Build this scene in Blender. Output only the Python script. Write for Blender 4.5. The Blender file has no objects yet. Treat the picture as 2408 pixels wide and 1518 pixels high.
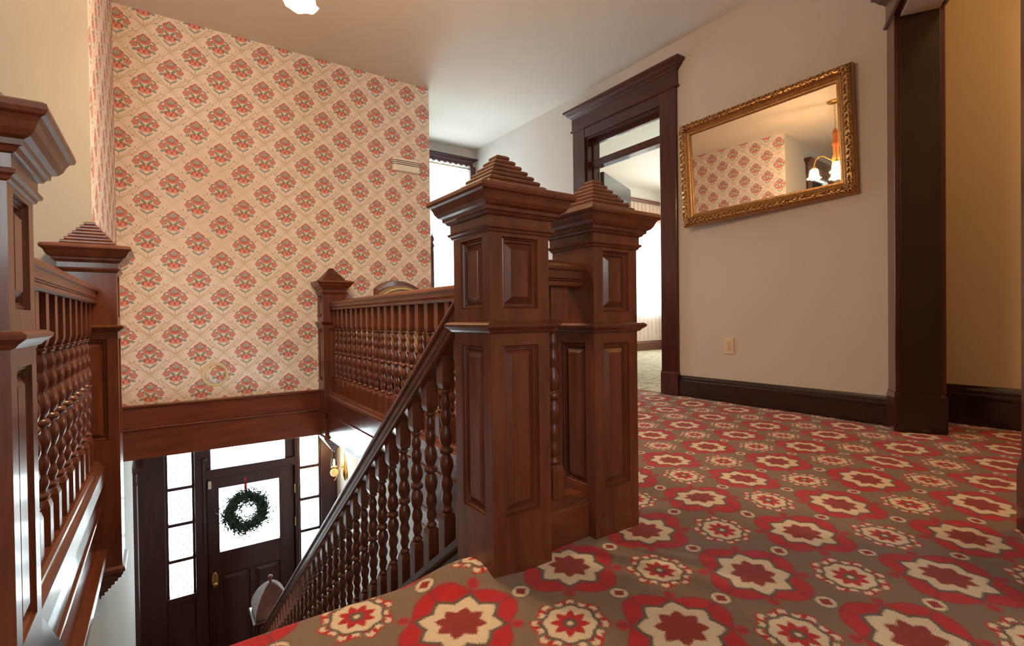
import bpy, bmesh, math, random
from mathutils import Vector, Matrix
C = bpy.context; S = C.scene; COL = S.collection
PI = math.pi
random.seed(4)

# ------------------------------------------------------------------ camera, world, lights, exposure
RX = Vector((0.81916194, -0.57342892, -0.0123687))      # camera right in world
RD = Vector((-0.01607155, -0.00139182, -0.99986988))    # camera down in world
RF = Vector((0.57333709, 0.81925413, -0.01035601))      # camera forward in world
cam = bpy.data.cameras.new('camera'); camo = bpy.data.objects.new('camera', cam); COL.objects.link(camo)
m = Matrix((RX, -RD, -RF)).transposed().to_4x4(); m.translation = Vector((0, 0, .62)); camo.matrix_world = m
cam.sensor_width = 36; cam.lens = 1177.24 / 2408 * 36; cam.clip_start = .02; S.camera = camo
S.view_settings.view_transform = 'Standard'; S.view_settings.look = 'None'
S.view_settings.gamma = 1; S.view_settings.use_curve_mapping = False
S.view_settings.exposure = 0.55
w = bpy.data.worlds.new('world'); S.world = w; w.use_nodes = True
bg = w.node_tree.nodes['Background']; bg.inputs[0].default_value = (.86, .95, 1, 1); bg.inputs[1].default_value = 11

def light(name, kind, loc, energy, col, size=.05, rot=(0, 0, 0), sy=None, portal=False):
    l = bpy.data.lights.new(name, kind); o = bpy.data.objects.new(name, l); COL.objects.link(o)
    o.location = loc; o.rotation_euler = rot; l.energy = energy; l.color = col
    if kind == 'AREA':
        l.size = size
        if sy: l.shape = 'RECTANGLE'; l.size_y = sy
        if portal: l.cycles.is_portal = True
    else: l.shadow_soft_size = size
    return o
R90 = PI / 2
# daylight guides in the window openings
light('portal_front_door', 'AREA', (.75, 6.06, -1.4), 1, (1, 1, 1), 1.6, (-R90, 0, 0), 1.6, True)
light('portal_hall_window', 'AREA', (2.74, 5.66, 1.6), 1, (1, 1, 1), 1.0, (-R90, 0, 0), 2.0, True)
light('portal_room_window', 'AREA', (6.9, 6.2, 1.45), 1, (1, 1, 1), 1.5, (-R90, 0, 0), 1.8, True)
light('portal_room_side', 'AREA', (8.66, 3.8, 1.45), 1, (1, 1, 1), 1.8, (0, R90, 0), 2.4, True)
light('portal_rear_fill', 'AREA', (-.9, -2.76, 1.65), 1, (1, 1, 1), 1.1, (R90, 0, 0), 1.4, True)  # guide for the added fill window behind the camera
# closet and sconce lamps, preceded by an added fill light
WARM = (1, .68, .38)
light('rear_fill_light', 'POINT', (.35, -1.3, 2.45), 26, (1, .74, .48), .12)  # added fill behind the camera, lifts foreground carpet and posts; no fixture
light('closet_lamp', 'POINT', (2.9, -.3, 2.3), 22, (1, .56, .22), .1)
light('sconce_flame', 'POINT', (1.52, 5.6, -.94), 7, (1, .6, .28), .02)

# ------------------------------------------------------------------ node expressions
class N:
    def __init__(s, g, k): s.g = g; s.k = k
    def _o(s, op, *a):
        n = s.g.nodes.new('ShaderNodeMath'); n.operation = op
        for i, v in enumerate((s,) + a):
            if isinstance(v, N): s.g.links.new(v.k, n.inputs[i])
            else: n.inputs[i].default_value = float(v)
        return N(s.g, n.outputs[0])
    def __add__(s, b): return s._o('ADD', b)
    __radd__ = __add__
    def __sub__(s, b): return s._o('SUBTRACT', b)
    def __rsub__(s, b): return (s * -1) + b
    def __mul__(s, b): return s._o('MULTIPLY', b)
    __rmul__ = __mul__
    def __truediv__(s, b): return s._o('DIVIDE', b)
    def abs(s): return s._o('ABSOLUTE')
    def rnd(s): return s._o('ROUND')
    def floor(s): return s._o('FLOOR')
    def fract(s): return s._o('FRACT')
    def sqrt(s): return s._o('SQRT')
    def sin(s): return s._o('SINE')
    def cos(s): return s._o('COSINE')
    def at2(s, b): return s._o('ARCTAN2', b)
    def mn(s, b): return s._o('MINIMUM', b)
    def mx(s, b): return s._o('MAXIMUM', b)
    def lt(s, b, w):            # soft s<b
        n = ((b - s) if isinstance(b, N) else (s * -1 + b)) * (1 / w) + .5
        n.k.node.use_clamp = True; return n
def pick(m, a, b):              # m ? a : b
    return b + (a - b) * m
class Mat:
    def __init__(s, name, rough=.6, coat=0, spec=.5):
        s.m = bpy.data.materials.new(name); s.m.use_nodes = True; s.g = s.m.node_tree
        s.b = s.g.nodes['Principled BSDF']; s.b.inputs['Roughness'].default_value = rough
        s.b.inputs['Coat Weight'].default_value = coat; s.b.inputs['Specular IOR Level'].default_value = spec
        s.b.inputs['Coat Roughness'].default_value = .12
    def new(s, t): return s.g.nodes.new('ShaderNode' + t)
    def xyz(s, ob='Object'):
        t = s.new('TexCoord'); q = s.new('SeparateXYZ'); s.g.links.new(t.outputs[ob], q.inputs[0]); s.tc = t.outputs[ob]
        return [N(s.g, q.outputs[i]) for i in range(3)]
    def vec(s, x, y, z=0):
        c = s.new('CombineXYZ')
        for i, v in enumerate((x, y, z)):
            if isinstance(v, N): s.g.links.new(v.k, c.inputs[i])
            else: c.inputs[i].default_value = v
        return c.outputs[0]
    def noise(s, v, sc, det=2, rough=.5):
        n = s.new('TexNoise'); n.inputs['Scale'].default_value = sc; n.inputs['Detail'].default_value = det
        n.inputs['Roughness'].default_value = rough; s.g.links.new(v, n.inputs['Vector']); return N(s.g, n.outputs[0])
    def mix(s, f, a, b):
        n = s.new('Mix'); n.data_type = 'RGBA'
        if isinstance(f, N): s.g.links.new(f.k, n.inputs[0])
        else: n.inputs[0].default_value = f
        for i, v in ((6, a), (7, b)):
            if isinstance(v, tuple): n.inputs[i].default_value = (*v, 1)
            else: s.g.links.new(v, n.inputs[i])
        return n.outputs[2]
    def color(s, c):
        if isinstance(c, tuple): s.b.inputs['Base Color'].default_value = (*c, 1)
        else: s.g.links.new(c, s.b.inputs['Base Color'])
        return s
    def bump(s, h, st=.3, d=.002):
        n = s.new('Bump'); n.inputs['Strength'].default_value = st; n.inputs['Distance'].default_value = d
        s.g.links.new(h.k, n.inputs['Height']); s.g.links.new(n.outputs[0], s.b.inputs['Normal']); return s
def lin(r, g, b):
    f = lambda v: (v / 255 / 12.92) if v < 10 else ((v / 255 + .055) / 1.055) ** 2.4
    return (f(r), f(g), f(b))

def wood(name, dark, lite, rough=.36, ax='z', coat=.25):
    M = Mat(name, rough, coat, .45); x, y, z = M.xyz()
    k = {'x': (.12, 1, 1), 'y': (1, .12, 1), 'z': (1, 1, .12)}[ax]
    v = M.vec(x * k[0], y * k[1], z * k[2])
    n1 = M.noise(v, 26, 4, .6); n2 = M.noise(v, 140, 2)
    f = (n1 * 1.5 - .4) * .75 + n2 * .25; f.k.node.use_clamp = True
    M.color(M.mix(f, dark, lite)); M.bump(n2 + n1 * .5, .08, .001)
    return M.m
OAKD, OAKL = lin(62, 28, 17), lin(138, 75, 47)
W = {a: wood('newel_wood_' + a, OAKD, OAKL, .36, a) for a in 'xyz'}
DK = {a: wood('dark_casing_wood_' + a, lin(40, 14, 12), lin(92, 36, 30), .28, a, .4) for a in 'xyz'}
BK = {a: wood('black_brown_base_wood_' + a, lin(26, 14, 11), lin(52, 28, 21), .25, a, .4) for a in 'xyz'}
FT = wood('fascia_wood', lin(70, 30, 16), lin(136, 66, 34), .34, 'x')
FTY = wood('fascia_wood_along', lin(58, 26, 15), lin(116, 56, 32), .22, 'y', .5)
ORG = wood('orange_trim_wood', lin(96, 44, 22), lin(150, 78, 42), .35, 'z')
FD = {a: wood('front_door_wood_' + a, lin(38, 17, 14), lin(84, 40, 31), .4, a, .15) for a in 'xz'}

def plain(name, c, rough=.6, metal=0, var=0, sc=30, bump=0, coat=0):
    M = Mat(name, rough, coat); M.b.inputs['Metallic'].default_value = metal
    M.xyz(); n = M.noise(M.tc, sc, 3)
    M.color(M.mix(n, tuple(v * (1 - var) for v in c), tuple(min(1, v * (1 + var)) for v in c)))
    if bump: M.bump(n, bump, .002)
    return M.m
def linen(name, c, ax, bump=.12):
    M = Mat(name, .75, 0, .25); x, y, z = M.xyz(); u = x if ax == 'x' else y
    n = M.noise(M.vec(u * 1, z * .06, 0), 420, 2); n2 = M.noise(M.vec(u * .1, z, 0), 420, 2)
    n3 = M.noise(M.vec(x, y, z), 1.6, 3)
    f = n * .45 + n2 * .2 + n3 * .35
    M.color(M.mix(f, tuple(v * .86 for v in c), tuple(min(1, v * 1.1) for v in c))); M.bump(n + n2 * .6, bump, .001)
    return M.m
WALLR = linen('linen_wall_paper_right', (.62, .585, .56), 'y')
WALLX = linen('linen_wall_paper_across', (.55, .53, .475), 'x')
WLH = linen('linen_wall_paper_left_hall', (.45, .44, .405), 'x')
WALLD = linen('linen_wall_paper_closet', (.60, .48, .32), 'y')
SILV = linen('silver_streak_paper', (.50, .50, .47), 'y', .5)
CEIL = plain('ceiling_paint', (.72, .68, .62), .9, 0, .03, 6, .05)
PLAST = plain('pale_plaster', (.68, .66, .62), .8, 0, .03, 8)
ROOMW = plain('cream_room_paint', (.78, .70, .60), .8, 0, .03, 8)
WHITEP = plain('ivory_plastic', (.70, .60, .44), .35, 0, .03)
CHIME = plain('chime_plastic', (.92, .90, .84), .4, 0, .03)
BLACK = plain('black_plastic', (.015, .015, .02), .4, 0, .1)
BRASS = plain('brass', (.62, .40, .14), .28, 1, .15, 60)
STEEL = plain('dark_steel', (.08, .075, .07), .4, .8, .1)
BONE = plain('lower_floor_boards', lin(92, 58, 36), .35, 0, .2, 4)

def emit(name, c, st, base=(.9, .85, .75)):
    M = Mat(name, .4); M.color(base); M.b.inputs['Emission Color'].default_value = (*c, 1)
    M.b.inputs['Emission Strength'].default_value = st; return M.m
SHADE = emit('lit_frosted_glass', (1, .62, .28), 9.0)
g_ = SHADE.node_tree; t_ = g_.nodes.new('ShaderNodeBsdfTransparent'); x_ = g_.nodes.new('ShaderNodeMixShader'); x_.inputs[0].default_value = .5
t_.inputs[0].default_value = (1, .9, .78, 1)
g_.links.new(g_.nodes['Principled BSDF'].outputs[0], x_.inputs[1]); g_.links.new(t_.outputs[0], x_.inputs[2]); g_.links.new(x_.outputs[0], g_.nodes['Material Output'].inputs[0])
FLAME = emit('lamp_flame', (1, .62, .26), 26)
def glassmat(name, tint=(1, 1, 1), refl=.08):
    m = bpy.data.materials.new(name); m.use_nodes = True; g = m.node_tree; g.nodes.remove(g.nodes['Principled BSDF'])
    t = g.nodes.new('ShaderNodeBsdfTransparent'); t.inputs[0].default_value = (*tint, 1)
    q = g.nodes.new('ShaderNodeBsdfGlossy'); q.inputs['Roughness'].default_value = .02
    f = g.nodes.new('ShaderNodeLayerWeight'); f.inputs[0].default_value = .12
    mx = g.nodes.new('ShaderNodeMixShader'); g.links.new(f.outputs['Fresnel'], mx.inputs[0])
    g.links.new(t.outputs[0], mx.inputs[1]); g.links.new(q.outputs[0], mx.inputs[2])
    g.links.new(mx.outputs[0], g.nodes['Material Output'].inputs[0]); return m
GLASS = glassmat('clear_glass', (.94, .97, .96))
def cloth(name, c, thru, trans=0):
    m = bpy.data.materials.new(name); m.use_nodes = True; g = m.node_tree; b = g.nodes['Principled BSDF']
    b.inputs['Base Color'].default_value = (*c, 1); b.inputs['Roughness'].default_value = .9
    t = g.nodes.new('ShaderNodeBsdfTranslucent'); t.inputs[0].default_value = (*c, 1)
    mx = g.nodes.new('ShaderNodeMixShader'); mx.inputs[0].default_value = thru
    g.links.new(b.outputs[0], mx.inputs[1]); g.links.new(t.outputs[0], mx.inputs[2]); out = mx.outputs[0]
    if trans:
        p = g.nodes.new('ShaderNodeBsdfTransparent'); m2 = g.nodes.new('ShaderNodeMixShader'); m2.inputs[0].default_value = trans
        g.links.new(out, m2.inputs[1]); g.links.new(p.outputs[0], m2.inputs[2]); out = m2.outputs[0]
    g.links.new(out, g.nodes['Material Output'].inputs[0]); return m
LACE = cloth('white_lace', (.92, .93, .94), .6, .25)
SHEER = cloth('blush_sheer', (.90, .78, .72), .6, .25)
VALN = cloth('peach_valance', (.80, .58, .44), .4)
MIRR = Mat('mirror_silver', .015); MIRR.color((.90, .86, .78)); MIRR.b.inputs['Metallic'].default_value = 1; MIRR = MIRR.m
M_ = Mat('antique_gilt', .34); M_.b.inputs['Metallic'].default_value = .75; M_.xyz()
n_ = M_.noise(M_.tc, 90, 3); M_.color(M_.mix(n_, lin(108, 72, 44), lin(216, 174, 118))); M_.bump(n_, .35, .003); GILT = M_.m
RIB = wood('dull_ribbed_wood', lin(60, 32, 24), lin(112, 66, 50), .6, 'z', 0)
NEED = plain('evergreen_needles', (.03, .06, .035), .7, 0, .5, 40)
RED = plain('red_ribbon', (.55, .02, .03), .5, 0, .1)
UPH = plain('tan_upholstery', (.34, .24, .15), .85, 0, .15, 200, .2)
LEAF = cloth('garden_leaf', (.25, .5, .12), .5)

# carpet: woven star / rosette medallion pattern on a skew lattice
def carpet_mat():
    M = Mat('red_star_carpet', .95, 0, .1); x, y, z = M.xyz()
    nz = M.noise(M.vec(x, y), 3.2, 2); nf = M.noise(M.vec(x, y), 330, 2); nf2 = M.noise(M.vec(x + 7.3, y + 2.1), 330, 2)
    px = x - 1.478 + (nz - .5) * .05; py = y - 1.018 + (nz - .5) * .04
    ax_, ay_, bx_, by_ = .327, .038, -.012, .322; dt = ax_ * by_ - ay_ * bx_
    a = px * (by_ / dt) - py * (bx_ / dt) + (nf - .5) * .05; b = py * (ax_ / dt) - px * (ay_ / dt) + (nf2 - .5) * .05
    def polar(q, r):
        th = q.at2(r) * (8 / (2 * PI)); t = ((th + 100.0).fract() - .5).abs() * 2      # 1 at tips
        return (q * q + r * r).sqrt(), t
    sx = a - a.rnd(); sy = b - b.rnd(); r, t = polar(sx, sy)
    mx_ = a - .5 - (a - .5).rnd(); my = b - .5 - (b - .5).rnd(); r2, t2 = polar(mx_, my)
    fz = .03
    ax2 = sx.abs(); ay2 = sy.abs()
    nt = ((ax2 - .262) * (ax2 - .262) + (ay2 - .262) * (ay2 - .262)).sqrt()
    dd = (((ax2 - .5) * (ax2 - .5) + ay2 * ay2).sqrt()).mn((ax2 * ax2 + (ay2 - .5) * (ay2 - .5)).sqrt())
    dman = ((ax2 - .5).abs() + ay2).mn(ax2 + (ay2 - .5).abs())
    TAU, RD_, RD2, CR, GR, DR = lin(138, 116, 97), (.58, .014, .018), (.42, .010, .022), lin(232, 212, 182), lin(96, 88, 80), (.30, .022, .024)
    mot = M.noise(M.vec(a, b), 9, 2)
    red = M.mix(mot, RD_, RD2)
    c = M.mix((t * .5 - .5).abs().lt(.04, .06) * (r - .36).abs().lt(.09, .05) * .6, red, lin(120, 40, 60))
    rl = r + t * .018 - (sy.at2(sx) * 4.0).cos() * .046
    disc = 1 - rl.lt(.388, .02)
    disc = disc * (1 - nt.lt(.042, fz))
    c = M.mix(disc, c, M.mix(M.noise(M.vec(x, y), 5, 2), tuple(v * .8 for v in TAU), TAU))
    c = M.mix((rl - .381).abs().lt(.006, .012) * .5, c, lin(96, 56, 56))
    q = r2 + (1 - t2) * .042 - .006 + (mot - .5) * .04
    sg = (my.at2(mx_) * (8 / (2 * PI)) + 100.25).fract()
    ring = (q - .226).abs().lt(.019, .014); ring2 = (q - .252).abs().lt(.009, .010)
    on = (sg - .5).abs().lt(.40, .06)
    c = M.mix(ring2 * on, c, red); c = M.mix(ring * on, c, M.mix((sg - .5).abs().lt(.09, .05), CR, red))
    q2 = r2 + (1 - t2) * .020
    c = M.mix((q2 - .186).abs().lt(.011, .012), c, GR); c = M.mix((q2 - .200).abs().lt(.008, .012) * (sg - .2).abs().lt(.12, .05), c, red)
    c = M.mix(q2.lt(.176, .014), c, CR)
    c = M.mix((r2 + (1 - t2) * .050).lt(.130, .016), c, red); c = M.mix(r2.lt(.048, .02), c, GR); c = M.mix(r2.lt(.021, .014), c, CR)
    rs = r + (1 - t) * .066
    c = M.mix(rs.lt(.305, .02), c, GR); c = M.mix(rs.lt(.274, .018), c, CR)
    c = M.mix((r + (1 - t) * .050).lt(.172, .02), c, M.mix(mot, DR, lin(150, 52, 40)))
    c = M.mix(dd.lt(.076, .02), c, GR); c = M.mix(dd.lt(.064, .016), c, CR); c = M.mix(dman.lt(.048, .018), c, DR)
    c = M.mix(nf * .35, c, lin(70, 50, 42)); M.color(c); M.bump(nf + nf2, .5, .004)
    M.b.inputs['Sheen Weight'].default_value = .15
    return M.m
CARP = carpet_mat()
M_ = Mat('cream_veined_carpet', .95, 0, .1); x, y, z = M_.xyz()
v_ = M_.noise(M_.vec(x * .7, y * 1.6), 7, 4); M_.color(M_.mix((v_ - .5).abs().lt(.02, .03), lin(206, 192, 164), lin(150, 136, 110))); M_.bump(M_.noise(M_.tc, 200), .4, .003); CREAMC = M_.m

# wallpaper: bouquets in a diamond lattice of tan scrolls
def paper(name, along, u0, v0, stain=None):
    M = Mat(name, .8, 0, .2); x, y, z = M.xyz(); u = x if along == 'x' else y
    PU, PV = .295, .2645
    up = (u - u0) * (1 / PU); vp = (z - v0) * (1 / PV)
    X = (up - up.rnd()) * PU; Y = (vp - vp.rnd()) * PV
    s = X.abs() * (2 / PU) + Y.abs() * (2 / PV)
    X2 = (up - .5 - (up - .5).rnd()) * PU; Y2 = (vp - .5 - (vp - .5).rnd()) * PV
    k = s.lt(1, .001); X = pick(k, X, X2); Y = pick(k, Y, Y2)
    A = X.abs(); wv = A * (2 / PU); d = wv + Y.abs() * (2 / PV)
    bl = M.noise(M.vec(u, z), 2.3, 3)
    base = M.mix(bl, (.86, .79, .73), (.91, .85, .80))
    fade = 1
    if stain:
        g = ((u - stain[0]) * (u - stain[0]) * 2.2 + (z - stain[1]) * (z - stain[1]) * 1.6).sqrt() + (bl - .5) * .9
        g = g.lt(.55, .5); base = M.mix(g * .38, base, (.74, .58, .42)); fade = 1 - g * .6
    c = base
    def ell(cx, cy, rx, ry, rot=0, mir=True, w=.3):
        q = (A if mir else X) - cx; r = Y - cy
        if rot:
            cs, sn = math.cos(rot), math.sin(rot); q, r = q * cs + r * sn, r * cs - q * sn
        q = q * (1 / rx); r = r * (1 / ry)
        return (q * q + r * r).sqrt().lt(1, w)
    TAN, RED_, PNK, BLU, GRN = (.58, .45, .29), (.56, .085, .075), (.74, .32, .27), (.30, .36, .36), (.22, .30, .23)
    # scrolls along the diamond edges
    wob = ((A * 70.0).sin() * .05) + (Y * 52.0).cos() * .03
    e = (1 - d + wob - .06).abs().lt(.034, .04); e2 = (1 - d - wob - .10).abs().lt(.016, .03) * ((A * 150.0).sin()).lt(.2, .5)
    fr = ell(.012, -.117, .026, .006, 1.0).mx(ell(.026, -.110, .026, .006, .35)).mx(ell(.0, -.112, .005, .018)).mx(ell(.022, -.124, .022, .005, -.3))
    c = M.mix(e.mx(e2).mx(fr) * fade * .72, c, TAN)
    for cx, cy in ((.075, .045), (.088, -.03), (.045, .096), (.06, -.078)): c = M.mix(ell(cx, cy, .0035, .0055), c, (.50, .16, .14))
    # leaves and stems
    c = M.mix(ell(.020, .004, .025, .008, .75).mx(ell(.030, -.020, .032, .007, -.5)), c, GRN)
    c = M.mix(ell(.052, -.027, .016, .009, -.5).mx(ell(.055, .037, .014, .007, -.6)).mx(ell(.036, .018, .014, .006, .5)), c, BLU)
    c = M.mix(ell(.020, -.066, .025, .0065, .62).mx(ell(0, -.08, .004, .012)), c, BLU)
    # tulip
    c = M.mix(ell(.014, -.034, .022, .020, .5), c, PNK); c = M.mix(ell(.030, -.030, .007, .013, .3).mx(ell(.012, -.017, .008, .007)).mx(ell(0, -.034, .0065, .012)), c, RED_)
    # rosettes
    pr_ = ((Y - .006).at2(A - .056) * 5.0).cos() * .0022
    rr = ((A - .056) * (A - .056) + (Y - .006) * (Y - .006)).sqrt() - pr_
    c = M.mix(rr.lt(.0205, .003), c, RED_); c = M.mix((rr - .0115).abs().lt(.0035, .003), c, PNK); c = M.mix(rr.lt(.006, .003), c, BLU)
    # crown flower
    yy = Y - .045; ang = yy.at2(A) ; sp = (ang * 14.0).cos() * .003
    f1 = ((A * (1 / .042)) * (A * (1 / .042)) + (yy * (1 / .031)) * (yy * (1 / .031))).sqrt() - sp * 26.0
    c = M.mix(f1.lt(1, .12).mx(ell(0, .073, .014, .013)), c, RED_)
    c = M.mix((f1 - .74).abs().lt(.10, .12) * yy.lt(.006, .006), c, PNK)
    c = M.mix(ell(0, .053, .026, .0165), c, BLU); c = M.mix(ell(.008, .055, .004, .008).mx(ell(0, .072, .006, .006)), c, (.70, .45, .38))
    c = M.mix(M.noise(M.vec(u, z), 260, 1) * .18, c, base); M.color(c)
    return M.m
PAPX = paper('bouquet_paper_across', 'x', .078, .518, (.30, 1.45))
PAPY = paper('bouquet_paper_along', 'y', 4.05, .518)

# ------------------------------------------------------------------ mesh helpers
class MB:
    def __init__(s): s.v = []; s.f = []; s.sm = []; s.mi = []; s.tf = None; s.cm = 0
    def add(s, vs, fs, smooth=False):
        o = len(s.v)
        s.v += [tuple(s.tf @ Vector(p)) for p in vs] if s.tf else [tuple(p) for p in vs]
        s.f += [tuple(i + o for i in f) for f in fs]; s.sm += [smooth] * len(fs); s.mi += [s.cm] * len(fs); return s
    def box(s, x0, x1, y0, y1, z0, z1):
        v = [(x, y, z) for z in (z0, z1) for y in (y0, y1) for x in (x0, x1)]
        return s.add(v, [(0, 2, 3, 1), (4, 5, 7, 6), (0, 1, 5, 4), (2, 6, 7, 3), (0, 4, 6, 2), (1, 3, 7, 5)])
    def loft(s, rings, caps=True, smooth=False, loop=False):
        n = len(rings[0]); v = [p for r in rings for p in r]; f = []
        m = len(rings)
        for i in range(m if loop else m - 1):
            j = (i + 1) % m
            for k in range(n): f.append((i * n + k, i * n + (k + 1) % n, j * n + (k + 1) % n, j * n + k))
        s.add(v, f, smooth)
        if caps and not loop:
            o = len(s.v) - len(v)
            s.f += [tuple(o + k for k in range(n - 1, -1, -1)), tuple(o + (m - 1) * n + k for k in range(n))]
            s.sm += [False, False]; s.mi += [s.cm, s.cm]
        return s
    def rl(s, prof, x0, x1, y0, y1):      # rectangle grown by (overhang, z)
        return s.loft([[(x0 - o, y0 - o, z), (x1 + o, y0 - o, z), (x1 + o, y1 + o, z), (x0 - o, y1 + o, z)] for o, z in prof])
    def sq(s, prof, cx=0, cy=0): return s.rl(prof, cx, cx, cy, cy)
    def lathe(s, prof, n=16, cx=0, cy=0):
        return s.loft([[(cx + r * math.cos(2 * PI * k / n), cy + r * math.sin(2 * PI * k / n), z) for k in range(n)] for r, z in prof], True, True)
    def tube(s, pts, r, n=8, caps=True):
        P = [Vector(p) for p in pts]; rings = []; u = None
        for i, p in enumerate(P):
            d = (P[min(i + 1, len(P) - 1)] - P[max(i - 1, 0)]).normalized()
            if u is None: u = d.orthogonal().normalized()
            u = (u - d * u.dot(d)).normalized(); v = d.cross(u); rr = r[i] if isinstance(r, (list, tuple)) else r
            rings.append([p + (u * math.cos(2 * PI * k / n) + v * math.sin(2 * PI * k / n)) * rr for k in range(n)])
        return s.loft(rings, caps, True)
    def sweep(s, prof, pts):              # prof: closed (side, up) list
        P = [Vector(p) for p in pts]; rings = []
        for i, p in enumerate(P):
            d = P[min(i + 1, len(P) - 1)] - P[max(i - 1, 0)]; d.z = 0; d.normalize()
            sd = Vector((d.y, -d.x, 0))
            rings.append([p + sd * a + Vector((0, 0, b)) for a, b in prof])
        return s.loft(rings)
    def panel(s, o, ux, uz, w, h, steps):  # nested rectangles (inset, depth): o lower left corner on surface, ux/uz unit vectors
        o = Vector(o); ux = Vector(ux); uz = Vector(uz); nn = ux.cross(uz)
        rs = []
        for i, d in steps:
            rs.append([o + ux * a + uz * b + nn * d for a, b in ((i, i), (w - i, i), (w - i, h - i), (i, h - i))])
        v = [p for r in rs for p in r]; f = []
        for i in range(len(rs) - 1):
            for k in range(4): f.append((i * 4 + k, i * 4 + (k + 1) % 4, i * 4 + 4 + (k + 1) % 4, i * 4 + 4 + k))
        e = (len(rs) - 1) * 4; f.append((e, e + 1, e + 2, e + 3)); return s.add(v, f)
    def mesh(s, name, mats, off=(0, 0, 0), bev=0, fixn=True):
        me = bpy.data.meshes.new(name); o = Vector(off)
        me.from_pydata([Vector(p) - o for p in s.v], [], s.f)
        for p, q, k in zip(me.polygons, s.sm, s.mi): p.use_smooth = q; p.material_index = k
        for m in (mats if isinstance(mats, (list, tuple)) else [mats]): me.materials.append(m)
        if fixn or bev:
            b = bmesh.new(); b.from_mesh(me)
            if fixn: bmesh.ops.recalc_face_normals(b, faces=b.faces)
            if bev: bmesh.ops.bevel(b, geom=[e for e in b.edges if e.is_manifold and e.calc_face_angle(0) > .5], offset=bev, segments=2, affect='EDGES', profile=.5)
            b.to_mesh(me); b.free()
        return me
ORG0 = {}
def put(name, me, parent=None, label=None, kind=None, loc=(0, 0, 0)):
    o = bpy.data.objects.new(name, me); COL.objects.link(o); o.location = loc
    if parent: o.parent = parent
    if label: o['label'] = label
    if kind: o['kind'] = kind
    return o
def part(name, mb, mat, parent, label=None, kind=None, bev=0, fixn=True):   # mb in world coordinates
    off = ORG0.get(parent.name, (0, 0, 0)) if parent else (0, 0, 0)
    o = put(name, mb.mesh(name, mat, off, bev, fixn), parent, label, kind); ORG0[o.name] = off; return o
def thing(name, label, cat, loc, rz=0, group=None):
    o = bpy.data.objects.new(name, None); COL.objects.link(o); o.location = loc; o.rotation_euler = (0, 0, rz)
    o['label'] = label; o['category'] = cat
    if group: o['group'] = group
    ORG0[o.name] = tuple(loc); return o
def struct(name, mb, mat, bev=0):
    o = part(name, mb, mat, None, bev=bev); o['kind'] = 'structure'; return o
def frame(name, loc=(0, 0, 0)):             # a door / window of the setting: Empty with parts
    o = bpy.data.objects.new(name, None); COL.objects.link(o); o.location = loc; o['kind'] = 'structure'; ORG0[o.name] = tuple(loc); return o
def B(*a): return MB().box(*a)

# ------------------------------------------------------------------ shell, upper floor
ZC = 2.745
YW = 4.246; XL = -.238; YL = 2.80; XR = 3.30; YF = 5.49
AW = .0135
fl = MB()
fl.box(-2.3, 3.8, -2.6, 1.09, -.30, -AW); fl.box(1.075, 3.30, 1.09, 6.0, -.30, -AW); fl.box(-2.3, -.25, 1.09, YL + .14, -.30, -AW); fl.box(-.37, 1.075, YW + .02, 6.0, -.30, -AW)
struct('floor', fl, PLAST)
struct('floor_room', MB().box(3.30, 8.6, 1.3, 6.2, -.3, -AW), PLAST)
ce = MB(); ce.box(-2.4, 3.44, -2.7, 5.63, ZC, ZC + .1); ce.box(3.44, 3.9, -2.7, 1.36, ZC, ZC + .1); struct('ceiling', ce, CEIL)
struct('ceiling_room', B(3.42, 8.7, 1.25, 6.3, 2.90, 3.0), ROOMW)
struct('wall_back', B(XL, 2.06, YW, YW + .14, -.295, ZC), PAPX)
wl = MB(); wl.box(XL - .14, XL, YL, YW + .14, -.295, ZC)
for i in range(6): wl.mi[i] = 0 if i == 5 else 1
o = part('wall_left', wl, [PAPY, WLH], None, fixn=False); o['kind'] = 'structure'
hl = MB(); hl.box(-2.3, -1.95, YL, YL + .14, 0, ZC); hl.box(-1.17, XL - .14, YL, YL + .14, 0, ZC); hl.box(-1.95, -1.17, YL, YL + .14, 2.32, ZC)
struct('wall_left_hall', hl, WLH)
struct('wall_left_outer', B(-2.44, -2.3, -2.7, YL + .14, 0, ZC), linen('linen_wall_paper_outer', (.64, .57, .48), 'y'))
rw = MB(); rw.box(-2.3, -1.35, -2.74, -2.6, 0, ZC); rw.box(-.45, 3.8, -2.74, -2.6, 0, ZC); rw.box(-1.35, -.45, -2.74, -2.6, 0, 1.0); rw.box(-1.35, -.45, -2.74, -2.6, 2.3, ZC)
struct('wall_rear', rw, WALLX)
DY0, DY1, DZ = 2.593, 3.46, 2.30
wr = MB(); wr.box(XR, XR + .15, 1.06, DY0, -.05, 2.9); wr.box(XR, XR + .15, DY1, 6.2, -.05, 2.9); wr.box(XR, XR + .15, DY0, DY1, DZ, 2.9)
struct('wall_right', wr, WALLR)
wf = MB(); wf.box(2.06, 2.26, YF, YF + .14, 0, ZC); wf.box(3.22, 3.30, YF, YF + .14, 0, ZC); wf.box(2.26, 3.22, YF, YF + .14, 0, .72); wf.box(2.26, 3.22, YF, YF + .14, 2.52, ZC)
struct('wall_far', wf, linen('linen_wall_paper_far', (.62, .60, .57), 'x'))
struct('wall_corridor', B(1.92, 2.06, YW + .14, YF + .14, 0, ZC), linen('linen_wall_paper_corridor', (.62, .58, .52), 'y'))
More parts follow.
